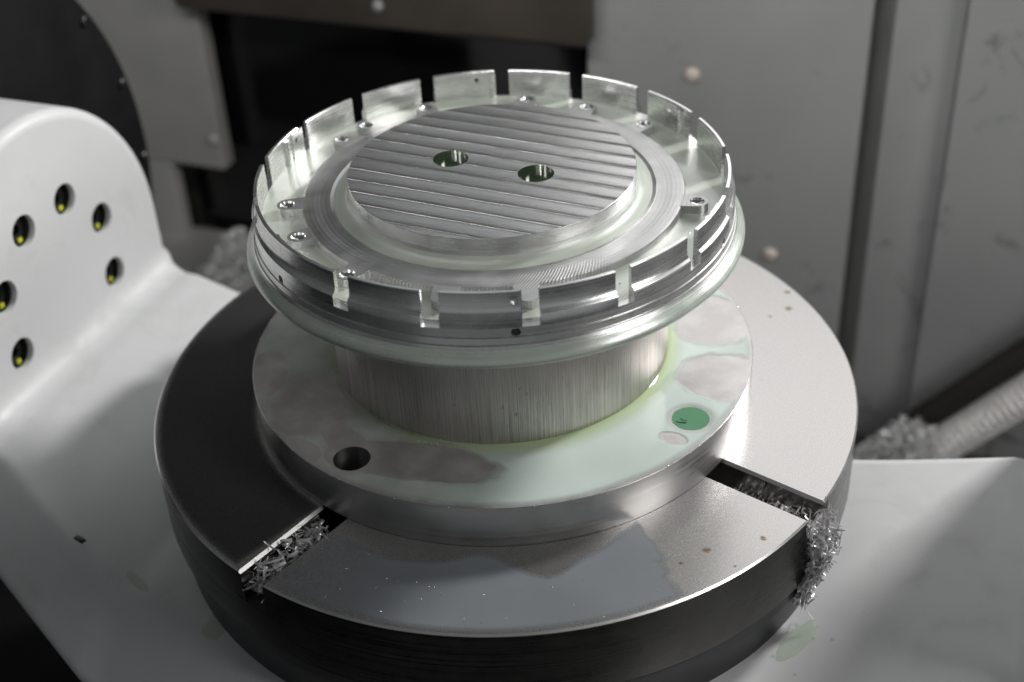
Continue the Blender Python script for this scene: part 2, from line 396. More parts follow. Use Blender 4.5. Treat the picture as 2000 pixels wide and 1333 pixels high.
# ================================================================== WORKPIECE
wp = empty('machined_ring', (0, 0, 31))
tagit(wp, 'bright aluminium turned and slotted ring on its round pedestal, stood on the bolted plate', 'machined part')
def wchild(o): o.parent = wp; o.matrix_parent_inverse = Matrix.Translation((0, 0, -31 * K)); return o
HEX = [33, 93, 153, 213, 273, 333]
rim_prof = [(117, 127.0), (162.0, 126.7), (164.0, 127.0), (165.1, 128.2), (165.4, 129.8), (165.0, 131.4), (164.0, 133.0), (162.6, 134.4), (161.2, 135.7), (160.1, 137.2),
            (159.5, 138.6), (158.3, 138.8), (158.3, 139.5), (159.0, 139.7), (158.6, 143.6), (157.4, 143.8), (157.4, 144.6), (158.2, 144.8), (158, 150), (126.0, 150)]
rim = mk('flange', *lathe(rim_prof, 360, True), M_TURN); fixnormals(rim); wchild(rim)
rim = cut(rim, [radial_cyl(a, 146.8, 2.9, 138, 163) for a in HEX if a > 180])
web_prof = [(126.0, 150), (125.6, 155.6), (125.2, 156.6), (124.2, 157.0), (116.0, 156.9), (108.2, 156.75), (107.2, 157.1), (106.6, 156.6), (104.5, 156.0), (101, 155.9),
            (98.2, 156.6), (96.2, 158.2), (95.0, 160.4), (94.35, 163)]
web = mk('web', *lathe(web_prof, 288), M_WEB); wchild(web)
# notched upright wall: one curved tab between each pair of notches (17 pitches, one notch left out)
PITCH = 360 / 17.0
cent = [64.6 + PITCH * k for k in range(17)]
cent = sorted(c % 360 for c in cent)
notch = [c for c in cent if abs(c - 213) > 6]
tab_prof = [(152.4, 150), (158.0, 150), (158.0, 156.9), (157.6, 157.5), (156.4, 158.4), (155.4, 159.9), (154.95, 162.0), (154.9, 171.8), (154.6, 172.15), (152.7, 172.15), (152.4, 171.8)]
low_prof = tab_prof
for i, c in enumerate(notch):
    nx = notch[(i + 1) % len(notch)]
    if nx < c: nx += 360
    a0, a1 = c + 2.0, nx - 2.0
    o = mk('wall_tab', *sector(tab_prof, a0, a1, 0.9), M_TAB, sharp=40); fixnormals(o); wchild(o)
    for hx in HEX:
        for hh in (hx, hx + 360):
            if a0 < hh < a1: cut(o, [radial_cyl(hx, 165.4, 1.8, 149, 158, 14)])
# inner ribs that thicken the wall beside each small hole
for hx in HEX:
    sg = 1 if hx == 153 else -1
    a = math.radians(hx + sg * 4.6); cx, cy = 151.9 * math.cos(a), 151.9 * math.sin(a)
    lp = circ(cx, cy, 2.1, 18); v, f = wall_loop(lp, 150.0, 169.8); f.append(tuple(range(18, 36)))
    o = fixnormals(mk('rib', v, f, M_TAB, sharp=50)); wchild(o)
    v, f = sector([(151.5, 150), (152.39, 150), (152.39, 171.2), (151.5, 171.2)], hx - 3.2, hx + 1.7, 0.5)
    o = fixnormals(mk('pad', v, f, M_TAB)); cut(o, [radial_cyl(hx, 165.4, 1.8, 149, 158, 14)]); wchild(o)
# bosses standing in the pocket, each with a dimpled bore
BOSS = [(344.5, 134.5), (36.2, 135), (57.7, 134), (77.7, 135), (110, 134.5), (130.7, 136), (141.6, 134), (184, 135), (202.8, 134.2), (228.2, 135), (256, 136), (277.3, 136)]
for ang, rr in BOSS:
    a = math.radians(ang); d = Vector((math.cos(a), math.sin(a))); t = Vector((-d.y, d.x))
    hw = 7.0; loop = []
    for k in range(13):
        q = -PI / 2 + PI * k / 12; p = d * (rr + hw * math.cos(q)) + t * (hw * math.sin(q)); loop.append((p.x, p.y))
    p = d * 124.0 + t * (hw + 1.0); loop.append((p.x, p.y)); p = d * 124.0 - t * (hw + 1.0); loop.append((p.x, p.y))
    hole = circ(d.x * rr, d.y * rr, 4.8, 20)
    vv, ff = cdt(loop, [] if 240 < ang < 330 else [hole]); top = ([(x, y, 157.05) for x, y in vv], ff)
    o = mk('boss', *merge(top, wall_loop(loop, 150.2, 157.05)), M_WEB, sharp=50); wchild(o)
    if 240 < ang < 330: continue
    # countersunk bore, a shallow bright cup
    v, f = [], []
    for k, (r_, z_) in enumerate(((4.8, 157.04), (4.2, 155.6), (2.8, 154.9), (1.0, 154.5), (0.05, 154.4))):
        v += [(d.x * rr + r_ * math.cos(2 * PI * i / 20), d.y * rr + r_ * math.sin(2 * PI * i / 20), z_) for i in range(20)]
    for k in range(4): f += [(k * 20 + i, k * 20 + (i + 1) % 20, (k + 1) * 20 + (i + 1) % 20, (k + 1) * 20 + i) for i in range(20)]
    o = mk('bore', v, f, M_BEAD); wchild(o)
# centre disc
DH = [(-26.9, 13.4), (28.1, -14.4)]; DR = 94.4
dd = math.radians(-25); dv = Vector((math.cos(dd), math.sin(dd))); nv = Vector((-dv.y, dv.x))
outer = circ(0, 0, DR - 0.4, 220); holes = [circ(x, y, 11.8, 56) for x, y in DH]
ex_ = []
vv, ff = cdt(outer, holes, ex_)
z_of = lambda x, y: 172.0
top = ([(x, y, z_of(x, y)) for x, y in vv], ff)
o = mk('disc_face', *top, M_DISC, sharp=180); wchild(o)
o = mk('disc_side', *lathe([(DR, 156.5), (DR, 171.5), (DR - 0.15, 171.85), (DR - 0.45, 172.0)], 288), M_TURN); wchild(o)
for x, y in DH:
    lp = circ(x, y, 11.8, 56); v, f = wall_loop(lp, 171.95, 158.0)
    o = mk('disc_hole', *merge((v, f), ([(px, py, 158.0) for px, py in lp], [tuple(range(56))])), M_BEAD, sharp=50); fixnormals(o); wchild(o)
o = mk('pedestal', *lathe([(117, 31.0), (117, 126.6), (116.6, 127.2)], 360), M_PED); wchild(o)

# ------------------------------------------------------------------ fluid lying in the ring
def ring_pool(name, r0, r1, z, mat, n=240, men=0.5):
    prof = [(r0, z + men), (r0 + 0.7, z + 0.12), (r0 + 2, z), (r1 - 2, z), (r1 - 0.7, z + 0.12), (r1, z + men)]
    return mk(name, *lathe(list(reversed(prof)), n), mat, sharp=180)
o = fixnormals(ring_pool('coolant_pool', 125.9, 152.3, 151.3, M_COOLP)); tagit(o, 'pale green coolant lying in the pockets between ring wall and web', 'coolant', kind='stuff')
prof = [(104.8, 156.25), (103.8, 156.7), (101.0, 157.0), (98, 157.5), (96, 158.8), (94.9, 160.6), (94.46, 162.3)]
o = mk('coolant_pool', *lathe(prof, 240), M_COOLP, sharp=180); fixnormals(o); tagit(o, 'green coolant fillet pooled round the foot of the grooved centre disc', 'coolant', kind='stuff')
for (x, y), t_ in zip(DH, ('left', 'right')):
    lp = circ(x, y, 11.75, 40); o = mk('coolant_pool', [(a, b, 162.5) for a, b in lp], [tuple(range(40))], M_BORE, smooth=False)
    tagit(o, 'dark green coolant standing in the %s hole of the centre disc' % t_, 'coolant', kind='stuff')

lipp = [(160.4, 136.95), (161.5, 135.75), (162.95, 134.45), (164.35, 133.1), (165.35, 131.5), (165.75, 129.8), (165.4, 128.1), (164.2, 126.75)]
o = fixnormals(mk('coolant_film', *lathe(lipp, 300), mat_film('pale_wet_lip_fluid', (0.68, 0.78, 0.68), 0.34, 0.10), sharp=180)); tagit(o, 'thin pale green coolant film running round the rounded lip of the ring', 'coolant', kind='stuff')
# ================================================================== PLATE
pl = empty('mounting_plate', (0, 0, 0)); tagit(pl, 'thick round grey steel plate with bolt holes, lying on the slotted turntable under the pedestal', 'plate')
PH = [(-100.1, -119.9), (120.1, -99.2)]
outer = circ(0, 0, 175.9, 360); holes = [circ(x, y, 12.1, 56) for x, y in PH]
vv, ff = cdt(outer, holes, [(r * math.cos(a), r * math.sin(a)) for r in (60, 110, 140, 165) for a in np.linspace(0, 6.2, 40)])
mk('plate_top', [(x, y, 31) for x, y in vv], ff, M_PTOP, pl)
mk('plate_side', *lathe([(176.3, 0.3), (176.3, 30.6), (176.1, 30.9), (175.9, 31)], 360), M_PLATE_SIDE, pl)
for i, (x, y) in enumerate(PH):
    lp = circ(x, y, 12.1, 56); o = mk('bolt_hole', *merge(wall_loop(lp, 31, 6), ([(a, b, 6) for a, b in lp], [tuple(range(56))])), M_PLATE_SIDE, pl, sharp=50); fixnormals(o)
lp = circ(*PH[1], 12.25, 40); o = mk('coolant_pool', [(a, b, 31.15) for a, b in lp], [tuple(range(40))], mat_film('emerald_fluid', (0.13, 0.31, 0.18), 0.97, 0.05), smooth=False)
tagit(o, 'bright green coolant filling the right bolt hole of the plate', 'coolant', kind='stuff')
lp = circ(*PH[0], 12.0, 40); o = mk('coolant_pool', [(a, b, 13.0) for a, b in lp], [tuple(range(40))], mat_film('black_green_fluid', (0.02, 0.05, 0.035), 0.95, 0.04), smooth=False)
tagit(o, 'dark coolant deep inside the left bolt hole of the plate', 'coolant', kind='stuff')
# socket screw lying in the left hole
o = mk('cap_screw', *box(-6, 6, -3, 3, 0, 2.2, lambda x, y, z: Vector((PH[0][0] + 2 + x * .8 - y * .5, PH[0][1] - 2 + x * .5 + y * .8, 13.2 + z)), 0.6), M_BOLT); tagit(o, 'small dark chip half sunk in the left bolt hole', 'chip')

def sm(t): t = max(0, min(1, t)); return t * t * (3 - 2 * t)
# wet film on the plate: irregular sheet with dry islands
def blob(x, y, cx, cy, rx, ry, rot=0):
    c, s = math.cos(rot), math.sin(rot); u = ((x - cx) * c + (y - cy) * s) / rx; w = (-(x - cx) * s + (y - cy) * c) / ry
    return 1 - math.sqrt(u * u + w * w)
DRY = [(-130, -62, 28, 33, -0.2), (-64, -126, 56, 17, -0.28), (148, -55, 27, 27, 0.5), (106, -119, 9, 5.5, -0.5), (152, 10, 25, 30, 0), (150, -112, 10, 5, 0.6),
       (-103, -106, 26, 11, -0.9), (-165, -22, 14, 26, 0.1), (-132, -108, 14, 8, -0.8), (100, 130, 30, 20, 0)]
def wet(x, y):
    r = math.hypot(x, y); w = noise.noise(Vector((x * .035, y * .035, 2.2))) * .22 + noise.noise(Vector((x * .13, y * .13, 5))) * .08
    d = min((-blob(x, y, *b) for b in DRY)) + w
    d = min(d * 26, 175.3 - r + noise.noise(Vector((x * .06, y * .06, 1))) * 1.0)
    d = min(d, math.hypot(x - PH[0][0], y - PH[0][1]) - 12.4); d = max(d, 1.5) if math.hypot(x - PH[1][0], y - PH[1][1]) < 17 else d; d = min(d, math.hypot(x - PH[1][0], y - PH[1][1]) - 12.15)
    if r < 122: d = max(d, 2.5)
    return d
def film(name,  r0, r1, z, fn, mat, a0=0, a1=360, na=720, nr=60, h=0.35, men=None, dens=None):
    v, f, ok, TH = [], [], [], []
    for i in range(na + 1):
        a = math.radians(a0 + (a1 - a0) * i / na)
        for j in range(nr + 1):
            r = r0 + (r1 - r0) * j / nr; x, y = r * math.cos(a), r * math.sin(a); d = fn(x, y); TH.append((sm(d / 6.0) * .75 + .25 * sm(d / 1.2)) * (dens(x, y) if dens else 1))
            e = max(0.0, min(1.0, d / 2.2)); hh = h * math.sqrt(e) if d > 0 else 0
            if men: hh += men * math.exp(-(r - r0) / 3.0)
            v.append((x, y, z + 0.02 + hh)); ok.append(d > -0.15)
    m = nr + 1
    for i in range(na):
        for j in range(nr):
            q = (i * m + j, i * m + j + 1, (i + 1) * m + j + 1, (i + 1) * m + j)
            if all(ok[k] for k in q): f.append(q)
    used = sorted({k for q in f for k in q}); mp = {k: i for i, k in enumerate(used)}
    o_ = fixnormals(mk(name, [v[k] for k in used], [tuple(mp[k] for k in q) for q in f], mat, sharp=180))
    at = o_.data.attributes.new('thick', 'FLOAT', 'POINT'); at.data.foreach_set('value', [TH[k] for k in used]); return o_
o = film('coolant_film', 117.15, 175.8, 31, wet, M_COOL, h=0.4, men=2.2, na=900, nr=64, dens=lambda x, y: 0.36 + 0.64 * sm((x + 95) / 135))  # weaker film tint on the left stands for its lower light
tagit(o, 'milky green coolant film spread over the round plate around the pedestal', 'coolant', kind='stuff')

# ================================================================== ROTARY TABLE
tb = empty('rotary_table', (0, 0, -92)); tagit(tb, 'large round ground steel turntable with radial T-slots carrying the plate', 'turntable')
def tchild(o): o.parent = tb; o.matrix_parent_inverse = Matrix.Translation((0, 0, 92 * K)); return o
SLOT = [229.9, 319.9, 49.9, 139.9]; SW = 9.4; CH = 1.9; R0T = 248.9; RT_ = 250.0; SD = -25
def slotxy(ang, r, side):
    a = math.radians(ang); return (r * math.cos(a) - side * math.sin(a), r * math.sin(a) + side * math.cos(a))
def edge_a(ang, r, side): x, y = slotxy(ang, math.sqrt(r * r - side * side), side); return math.degrees(math.atan2(y, x)) % 360
angs = []
for k in range(4):
    s0 = sorted(SLOT)[k]; s1 = sorted(SLOT)[(k + 1) % 4] + (360 if k == 3 else 0)
    d = math.degrees(math.asin((SW + CH) / RT_)); angs.append((s0 + d, s1 - d, s0, s1))
RIN = 96.0
for a0, a1, s0, s1 in angs:     # four quadrants of the top, one object each is not wanted: join
    pass
V, F, MI = [], [], []
def add(v, f, mi):
    b = len(V); V.extend(v); F.extend([tuple(i + b for i in q) for q in f]); MI.extend([mi] * len(f))
for a0, a1, s0, s1 in angs:
    arc = [(R0T * math.cos(math.radians(a0 + (a1 - a0) * i / 110)), R0T * math.sin(math.radians(a0 + (a1 - a0) * i / 110))) for i in range(111)]
    p0 = slotxy(s0, RIN, SW + CH); p1 = slotxy(s1, RIN, -SW - CH)
    inner = [(RIN * math.cos(math.radians(q)), RIN * math.sin(math.radians(q))) for q in np.linspace(s1 - 8, s0 + 8, 24)]
    loop = arc + [p1] + inner + [p0]
    vv, ff = cdt(loop, [], [(r * math.cos(math.radians(q)), r * math.sin(math.radians(q))) for r in (130, 170, 205, 230) for q in np.linspace(a0 + 6, a1 - 6, 14)])
    add([(x, y, 0) for x, y in vv], ff, 0)
    # chamfer + side of the quadrant
    rows = [(R0T, 0), (RT_, -1.3), (RT_, SD), (RT_, -53.4), (249.4, -54.2), (245.5, -54.4)]
    v, f = [], []; n = 111
    for i in range(n):
        a = math.radians(a0 + (a1 - a0) * i / (n - 1))
        for r, z in rows: v.append((r * math.cos(a), r * math.sin(a), z))
    m = len(rows)
    for i in range(n - 1):
        for k in range(m - 1): f.append((i * m + k, i * m + k + 1, (i + 1) * m + k + 1, (i + 1) * m + k))
    add(v, f, 1); MI[-len(f):] = [4 if q % (m - 1) == 0 else 1 for q in range(len(f))]
for s0 in SLOT:                 # slot floor, walls, T undercut, skirt below the slot mouth
    def P(r, side, z): x, y = slotxy(s0, r, side); return (x, y, z)
    rm = math.sqrt(RT_ ** 2 - SW ** 2); r0m = math.sqrt(R0T ** 2 - SW ** 2)
    for sg in (-1, 1):
        SC_ = (SW + CH) * sg; r0c = math.sqrt(R0T ** 2 - SC_ ** 2); rc = math.sqrt(RT_ ** 2 - SC_ ** 2)
        add([P(RIN, SC_, 0), P(r0c, SC_, 0), P(rc, SC_, -1.3), P(rm, SW * sg, -CH), P(RIN, SW * sg, -CH)], [(0, 1, 2, 3, 4)], 4)
        add([P(rc, SC_, -1.3), P(rc, SC_, SD), P(rm, SW * sg, SD), P(rm, SW * sg, -CH)], [(0, 1, 2, 3)], 1)
        add([P(RIN, SW * sg, -CH), P(rm, SW * sg, -CH), P(rm, SW * sg, -20), P(RIN, SW * sg, -20)], [(0, 1, 2, 3)], 2)
        add([P(RIN, SW * sg, -20), P(rm, SW * sg, -20), P(rm - .3, 17 * sg, -20), P(RIN, 17 * sg, -20)], [(0, 1, 2, 3)], 3)
        add([P(rm - .3, 17 * sg, -20), P(RIN, 17 * sg, -20), P(RIN, 17 * sg, SD), P(rm - .3, 17 * sg, SD)], [(0, 1, 2, 3)], 3)
    add([P(RIN, -17, SD), P(rm, -17, SD), P(rm, 17, SD), P(RIN, 17, SD)], [(0, 1, 2, 3)], 3)
    d = math.degrees(math.asin((SW + CH) / RT_)); v, f = [], []
    for i in range(7):
        a = math.radians(s0 - d + 2 * d * i / 6)
        for r, z in ((RT_, SD), (RT_, -53.4), (249.4, -54.2), (245.5, -54.4)): v.append((r * math.cos(a), r * math.sin(a), z))
    for i in range(6):
        for k in range(3): f.append((i * 4 + k, i * 4 + k + 1, (i + 1) * 4 + k + 1, (i + 1) * 4 + k))
    add(v, f, 1)
o = mk('table_body', V, F, [M_TTOP, M_TABLE_SIDE, M_SLOT, M_DARK, M_CHAM], sharp=30, mi=MI); tchild(o)
# hub under the table, two steps
o = mk('hub', *lathe([(245.3, -54.45), (245.3, -57), (247.2, -58), (247.2, -66), (244.6, -68), (242.5, -140)], 240), M_HUB); tchild(o)
# wet film over the front quadrant of the table
TDRY = []
def twet(x, y):
    r = math.hypot(x, y); a = math.degrees(math.atan2(y, x)) % 360
    w = noise.noise(Vector((x * .045, y * .045, 8.2))) * 6 + noise.noise(Vector((x * .2, y * .2, 3))) * 1.2
    inner = 188 + 8 * math.exp(-((a - 276) / 6.5) ** 2) * 2.0 + 6 * math.exp(-((a - 246) / 9) ** 2) - 7 * math.exp(-((a - 264) / 5) ** 2) + w * .35
    if a > 286: inner -= (a - 286) * 1.0
    d = min(r - inner, 248.4 - r)
    lim = (296.5 - 3.0 * (r - 183) / 60 + w * .30 + noise.noise(Vector((x * .11, y * .11, 9))) * 1.1 - a) * 4
    lo = (a - 233.6) * 4
    if a < 226.4:
        d = min(r - 177.5, 248.3 - r); lo = min(226.4 - a, a - 143) * 4; lim = 99
        for b in TDRY: d = min(d, -blob(x, y, *b) * 22 + w * .5)
    return min(d, lim, lo)
o = film('coolant_film', 177, 248.6, 0, lambda x, y: min(twet(x, y), (math.degrees(math.atan2(y, x)) % 360 - 229) * 9), M_TFILM, 228, 300, 380, 84, h=0.25, dens=lambda x, y: 0.55 + 0.45 * sm(((math.degrees(math.atan2(y, x)) % 360) - 233) / 22))
tagit(o, 'thin milky blue grey fluid film wetting the front sector of the turntable', 'coolant', kind='stuff')
o = film('tinted_film', 177, 248.6, 0, lambda x, y: min(twet(x, y), (229 - math.degrees(math.atan2(y, x)) % 360) * 9), M_DFILM, 140, 230, 420, 60, h=0.2)  # film colour carries the dark reflection and ring shade of this side
tagit(o, 'glossy wet film over the left of the turntable, dark reflection put into its colour', 'dark_film', kind='stuff')

def drops(name, pts, label, mat):
    v, f = [], []
    for x, y, z, r in pts:
        b = len(v); n = 10
        for rr, hh in ((1.0, 0.0), (0.85, 0.32), (0.5, 0.52)): v += [(x + r * rr * math.cos(2 * PI * i / n), y + r * rr * math.sin(2 * PI * i / n), z + r * hh) for i in range(n)]
        v.append((x, y, z + r * .6))
        for k in range(2): f += [(b + k * n + i, b + k * n + (i + 1) % n, b + (k + 1) * n + (i + 1) % n, b + (k + 1) * n + i) for i in range(n)]
        f += [(b + 2 * n + i, b + 2 * n + (i + 1) % n, b + 3 * n) for i in range(n)]
    return tagit(mk(name, v, f, mat, sharp=180), label, 'drops', kind='stuff')
rd = random.Random(31); pts = []
while len(pts) < 48:
    a = math.radians(rd.uniform(234, 298)); r = 186 + 61 * math.sqrt(rd.random()); x, y = r * math.cos(a), r * math.sin(a)
    if twet(x, y) > 3: pts.append((x, y, 0.26, rd.choice((.25, .35, .35, .5))))
drops('coolant_drops', pts, 'tiny bright droplets standing on the wet front of the turntable', M_BEAD)
pts = []
for k in range(150):
    a = math.radians(rd.uniform(0, 360)); r = 176.05 if rd.random() < .5 else rd.choice((120.5, 119.6)); pts.append((r * math.cos(a), r * math.sin(a), 31.0 if r > 150 else 31.5, rd.uniform(.3, .7)))
for k in range(60):
    a = math.radians(rd.uniform(200, 345)); r = 125.6 + rd.random() * 24; pts.append((r * math.cos(a), r * math.sin(a), 151.3, rd.uniform(.3, .8)))
drops('coolant_drops', pts, 'tiny glinting droplets along the plate edge and in the ring pocket', M_BEAD)
# ================================================================== SWARF
def swarf(name, pts_fn, n, size, label, seed, mat=None, along=None, wf=1.0):
    r = random.Random(seed); v, f = [], []
    for _ in range(n):
        c = Vector(pts_fn(r)); L_ = size * r.uniform(0.5, 1.5); w = wf * L_ * r.uniform(0.12, 0.32); cur = r.uniform(-1.6, 1.6)
        q = Vector((r.gauss(0, 1), r.gauss(0, 1), r.gauss(0, .6)))
        if along is not None and r.random() < .6: q = Vector(along) * 2.2 + q * .8
        q.normalize(); up = Vector((r.gauss(0, 1), r.gauss(0, 1), r.gauss(0, 1))); sd = q.cross(up).normalized(); nn = sd.cross(q)
        b = len(v); k = 6; tw = r.uniform(-1.2, 1.2)
        for i in range(k + 1):
            t = i / k - .5; ph = cur * t
            p = c + q * (L_ * (math.sin(ph) / cur if abs(cur) > .1 else t)) + nn * (L_ * ((1 - math.cos(ph)) / cur if abs(cur) > .1 else 0))
            sdt = sd * math.cos(tw * t) + nn * math.sin(tw * t); ww = w * (1 - 1.5 * t * t)
            v += [tuple(p - sdt * ww / 2), tuple(p + nn * w * .12), tuple(p + sdt * ww / 2)]
        for i in range(k):
            for j in range(2): f.append((b + i * 3 + j, b + i * 3 + j + 1, b + (i + 1) * 3 + j + 1, b + (i + 1) * 3 + j))
    return tagit(mk(name, v, f, mat or M_SWARF, sharp=180), label, 'swarf', kind='stuff')
def slot_pts(ang, ra, rb, zlo, zhi, pw=1.0):
    def fn(r):
        t = r.random() ** pw; rad = ra + (rb - ra) * t
        x, y = slotxy(ang, rad, r.uniform(-9, 9)); return (x, y, zlo(t) + (zhi(t) - zlo(t)) * r.random())
    return fn
a = math.radians(229.9)
swarf('swarf', slot_pts(229.9, 184, 247, lambda t: -20, lambda t: -3.0 + 3.0 * math.sin(t * PI)), 330, 7.0, 'silver chips packed into the left T-slot of the turntable', 3, along=(math.cos(a), math.sin(a), 0))
a = math.radians(319.9)
swarf('swarf', slot_pts(319.9, 186, 252, lambda t: -26, lambda t: -18 + 13 * t), 420, 4.2, 'fine silver chips lying along the right T-slot of the turntable', 5)
def hang(r):
    t = r.random() ** 0.9; z = -4 - 70 * t
    wid = 12.5 * (1 - t) ** .6 + 2.0; off = -4 * t + 3 * math.sin(t * 5)
    x, y = slotxy(319.9, 252 + 8 * math.sin(min(1, t * 1.3) * PI) + r.gauss(0, 2.2) - 3 * t, r.uniform(-wid, wid) + off)
    return (x, y, z)
swarf('swarf', hang, 1300, 7.0, 'ragged clump of silver swarf hanging from the mouth of the right T-slot', 9, along=(0, 0, -1), wf=.7)

swarf('swarf', hang, 60, 17, 'long curled strands sticking out of the hanging swarf clump', 13, along=(0, 0, -1), wf=.32)
swarf('swarf', slot_pts(229.9, 188, 244, lambda t: -8, lambda t: 1.5), 26, 15, 'longer curled strands on the chips in the left T-slot', 14, wf=.35)
swarf('swarf', lambda r: (PH[1][0] - 6 + r.uniform(-1, 1), PH[1][1] + r.uniform(-5, 8), 31.6), 2, 9, 'two dark slivers floating on the green filled bolt hole', 15, M_BOLT, wf=.4)
# ================================================================== TRUNNION CRADLE
cr = empty('trunnion_cradle', (0, 0, -300)); tagit(cr, 'white enamelled cast cradle with drilled round cheeks carrying the turntable', 'cradle')
def cchild(o): o.parent = cr; o.matrix_parent_inverse = Matrix.Translation((0, 0, 300 * K)); return o
XC = 385.0; FR = 24.0
def sm(t): t = max(0, min(1, t)); return t * t * (3 - 2 * t)
def hfloor(x):
    a = abs(x)
    return -92 + 36 * (0 if a < 215 else ((a - 215) / 140.0) ** 1.15 if a < 355 else 1.0)
def interp(tab, x):
    for (x0, y0), (x1, y1) in zip(tab, tab[1:]):
        if x0 <= x <= x1: return y0 + (y1 - y0) * (x - x0) / (x1 - x0)
    return tab[0][1] if x < tab[0][0] else tab[-1][1]
RIDGE = [(-520, -100), (-385, -124), (-350, -136), (-240, -190), (-130, -226), (-60, -246), (0, -252), (60, -250), (130, -232), (240, -200), (350, -150), (385, -138), (520, -120)]
def yb(x): return 137 if x < -150 else (137 - 51 * sm((x + 150) / 300))
xs = list(np.linspace(-355, 355, 143)); cols = []
for k in range(1, 13):
    q = PI / 2 * k / 12; cols.append((XC - FR + FR * math.sin(q), FR * (1 - math.cos(q))))
XS = [(-x, dz) for x, dz in reversed(cols)] + [(x, 0) for x in xs] + cols
v, f = [], []; ny = 130
for x, dz in XS:
    h = hfloor(max(-355, min(355, x))) + dz; b = yb(x); r_ = interp(RIDGE, x)
    ys = [b + 14, b + 14, b + 12, b + 8, b + 3, b - 3]; zs = [-330, h - 26, h - 14, h - 5.5, h - 1.2, h]
    for k in range(ny):
        y = (b - 4) + ((r_ - 46) - (b - 4)) * k / (ny - 1)
        s = (r_ - y); sp = 9 * math.log(1 + math.exp(min(30, s / 9.0)))
        ys.append(y); zs.append(h - sp * 1.08 + 2.6 * math.exp(-(s / 9.0) ** 2))
    ys += [ys[-1] - 3, ys[-1] - 1.0, ys[-1] + 150]; zl = zs[-1]; zs += [zl - 5, zl - 13, -330]
    for y, z in zip(ys, zs): v.append(tuple(MF(x, y, z)))
m = ny + 9
for i in range(len(XS) - 1):
    for j in range(m - 1): f.append((i * m + j, (i + 1) * m + j, (i + 1) * m + j + 1, i * m + j + 1))
o = mk('cradle_floor', v, f, M_PAINT, sharp=70); fixnormals(o); cchild(o)
CY, CZ, CR = 4.0, 8.0, 134.0
HOLES = [(CY + 3 + 69 * math.cos(math.radians(22.5 + 45 * k)), CZ + 69 * math.sin(math.radians(22.5 + 45 * k))) for k in (-1, 0, 1, 2, 3, 4)]
def cheek(sg):
    out = [(CY + CR * math.cos(math.radians(q)), CZ + CR * math.sin(math.radians(q))) for q in np.linspace(0, 180, 61)]
    out += [(CY - CR, -37), (CY + CR, -37)]
    hs = [circ(y, z, 13.2, 32) for y, z in HOLES]
    vv, ff = cdt(out, hs)
    X = XC * sg
    face = ([tuple(MF(X, y, z)) for y, z in vv], ff)
    prt = [face]
    # rounded rim running back
    rim_ = []
    for k in range(7):
        q = PI / 2 * k / 6; rim_.append((X + sg * 9 * (1 - math.cos(q)), 9 * math.sin(q)))
    rim_.append((X + sg * 84, 9.0)); vv2, ff2 = [], []
    o2 = [(CY + CR, -100)] + [(CY + CR * math.cos(math.radians(q)), CZ + CR * math.sin(math.radians(q))) for q in np.linspace(0, 180, 61)] + [(CY - CR, -100)]
    nn = [(1, 0)] + [(math.cos(math.radians(q)), math.sin(math.radians(q))) for q in np.linspace(0, 180, 61)] + [(-1, 0)]
    for xx, off in rim_:
        for (y, z), (a_, b_) in zip(o2, nn): vv2.append(tuple(MF(xx, y + a_ * off, z + b_ * off)))
    n = len(o2)
    for i in range(len(rim_) - 1):
        for j in range(n - 1): ff2.append((i * n + j, i * n + j + 1, (i + 1) * n + j + 1, (i + 1) * n + j))
    prt.append((vv2, ff2))
    o = mk('cheek', *merge(*prt), M_PAINT, sharp=40); fixnormals(o); cchild(o)
    for y, z in HOLES:
        v, f = [], []
        for r, dp in ((13.2, 0), (13.0, 0.4), (13.0, 5)): v += [tuple(MF(X + sg * dp, y + r * math.cos(2 * PI * i / 32), z + r * math.sin(2 * PI * i / 32))) for i in range(32)]
        for k in range(2): f += [(k * 32 + i, k * 32 + (i + 1) % 32, (k + 1) * 32 + (i + 1) % 32, (k + 1) * 32 + i) for i in range(32)]
        cchild(fixnormals(mk('bore_rim', v, f, M_PAINT, sharp=40)))
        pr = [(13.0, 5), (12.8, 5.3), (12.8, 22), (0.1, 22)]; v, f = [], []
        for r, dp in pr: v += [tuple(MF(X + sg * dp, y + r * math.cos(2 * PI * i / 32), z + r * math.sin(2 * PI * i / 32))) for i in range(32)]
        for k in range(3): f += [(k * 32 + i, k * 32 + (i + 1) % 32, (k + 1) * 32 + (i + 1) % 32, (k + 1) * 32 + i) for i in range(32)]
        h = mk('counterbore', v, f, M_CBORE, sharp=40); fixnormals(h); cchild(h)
        if sg < 0:   # socket-head screw with a yellow witness mark
            pr = [(0.1, 14.0), (4.4, 14.0), (4.4, 8.0), (8.9, 8.0), (9.6, 8.8), (9.6, 22)]; v, f = [], []
            for q_, (r, dp) in enumerate(pr):
                for i in range(24): v.append(tuple(MF(X + sg * dp, y + r * math.cos(2 * PI * i / 24), z + r * math.sin(2 * PI * i / 24))))
            for k in range(5): f += [(k * 24 + i, k * 24 + (i + 1) % 24, (k + 1) * 24 + (i + 1) % 24, (k + 1) * 24 + i) for i in range(24)]
            s_ = mk('socket_screw', v, f, M_BOLT, sharp=40); fixnormals(s_); s_.parent = h
            v, f = box(-1.0, 1.0, -2.4, 2.4, -1.9, 1.9, lambda a_, b_, c_: MF(X + sg * (7.0 + a_), y + 0.5 + b_, z - 9.2 + c_), 0.5)
            s_ = mk('witness_mark', v, f, M_YEL); s_.parent = h
cheek(-1); cheek(1)
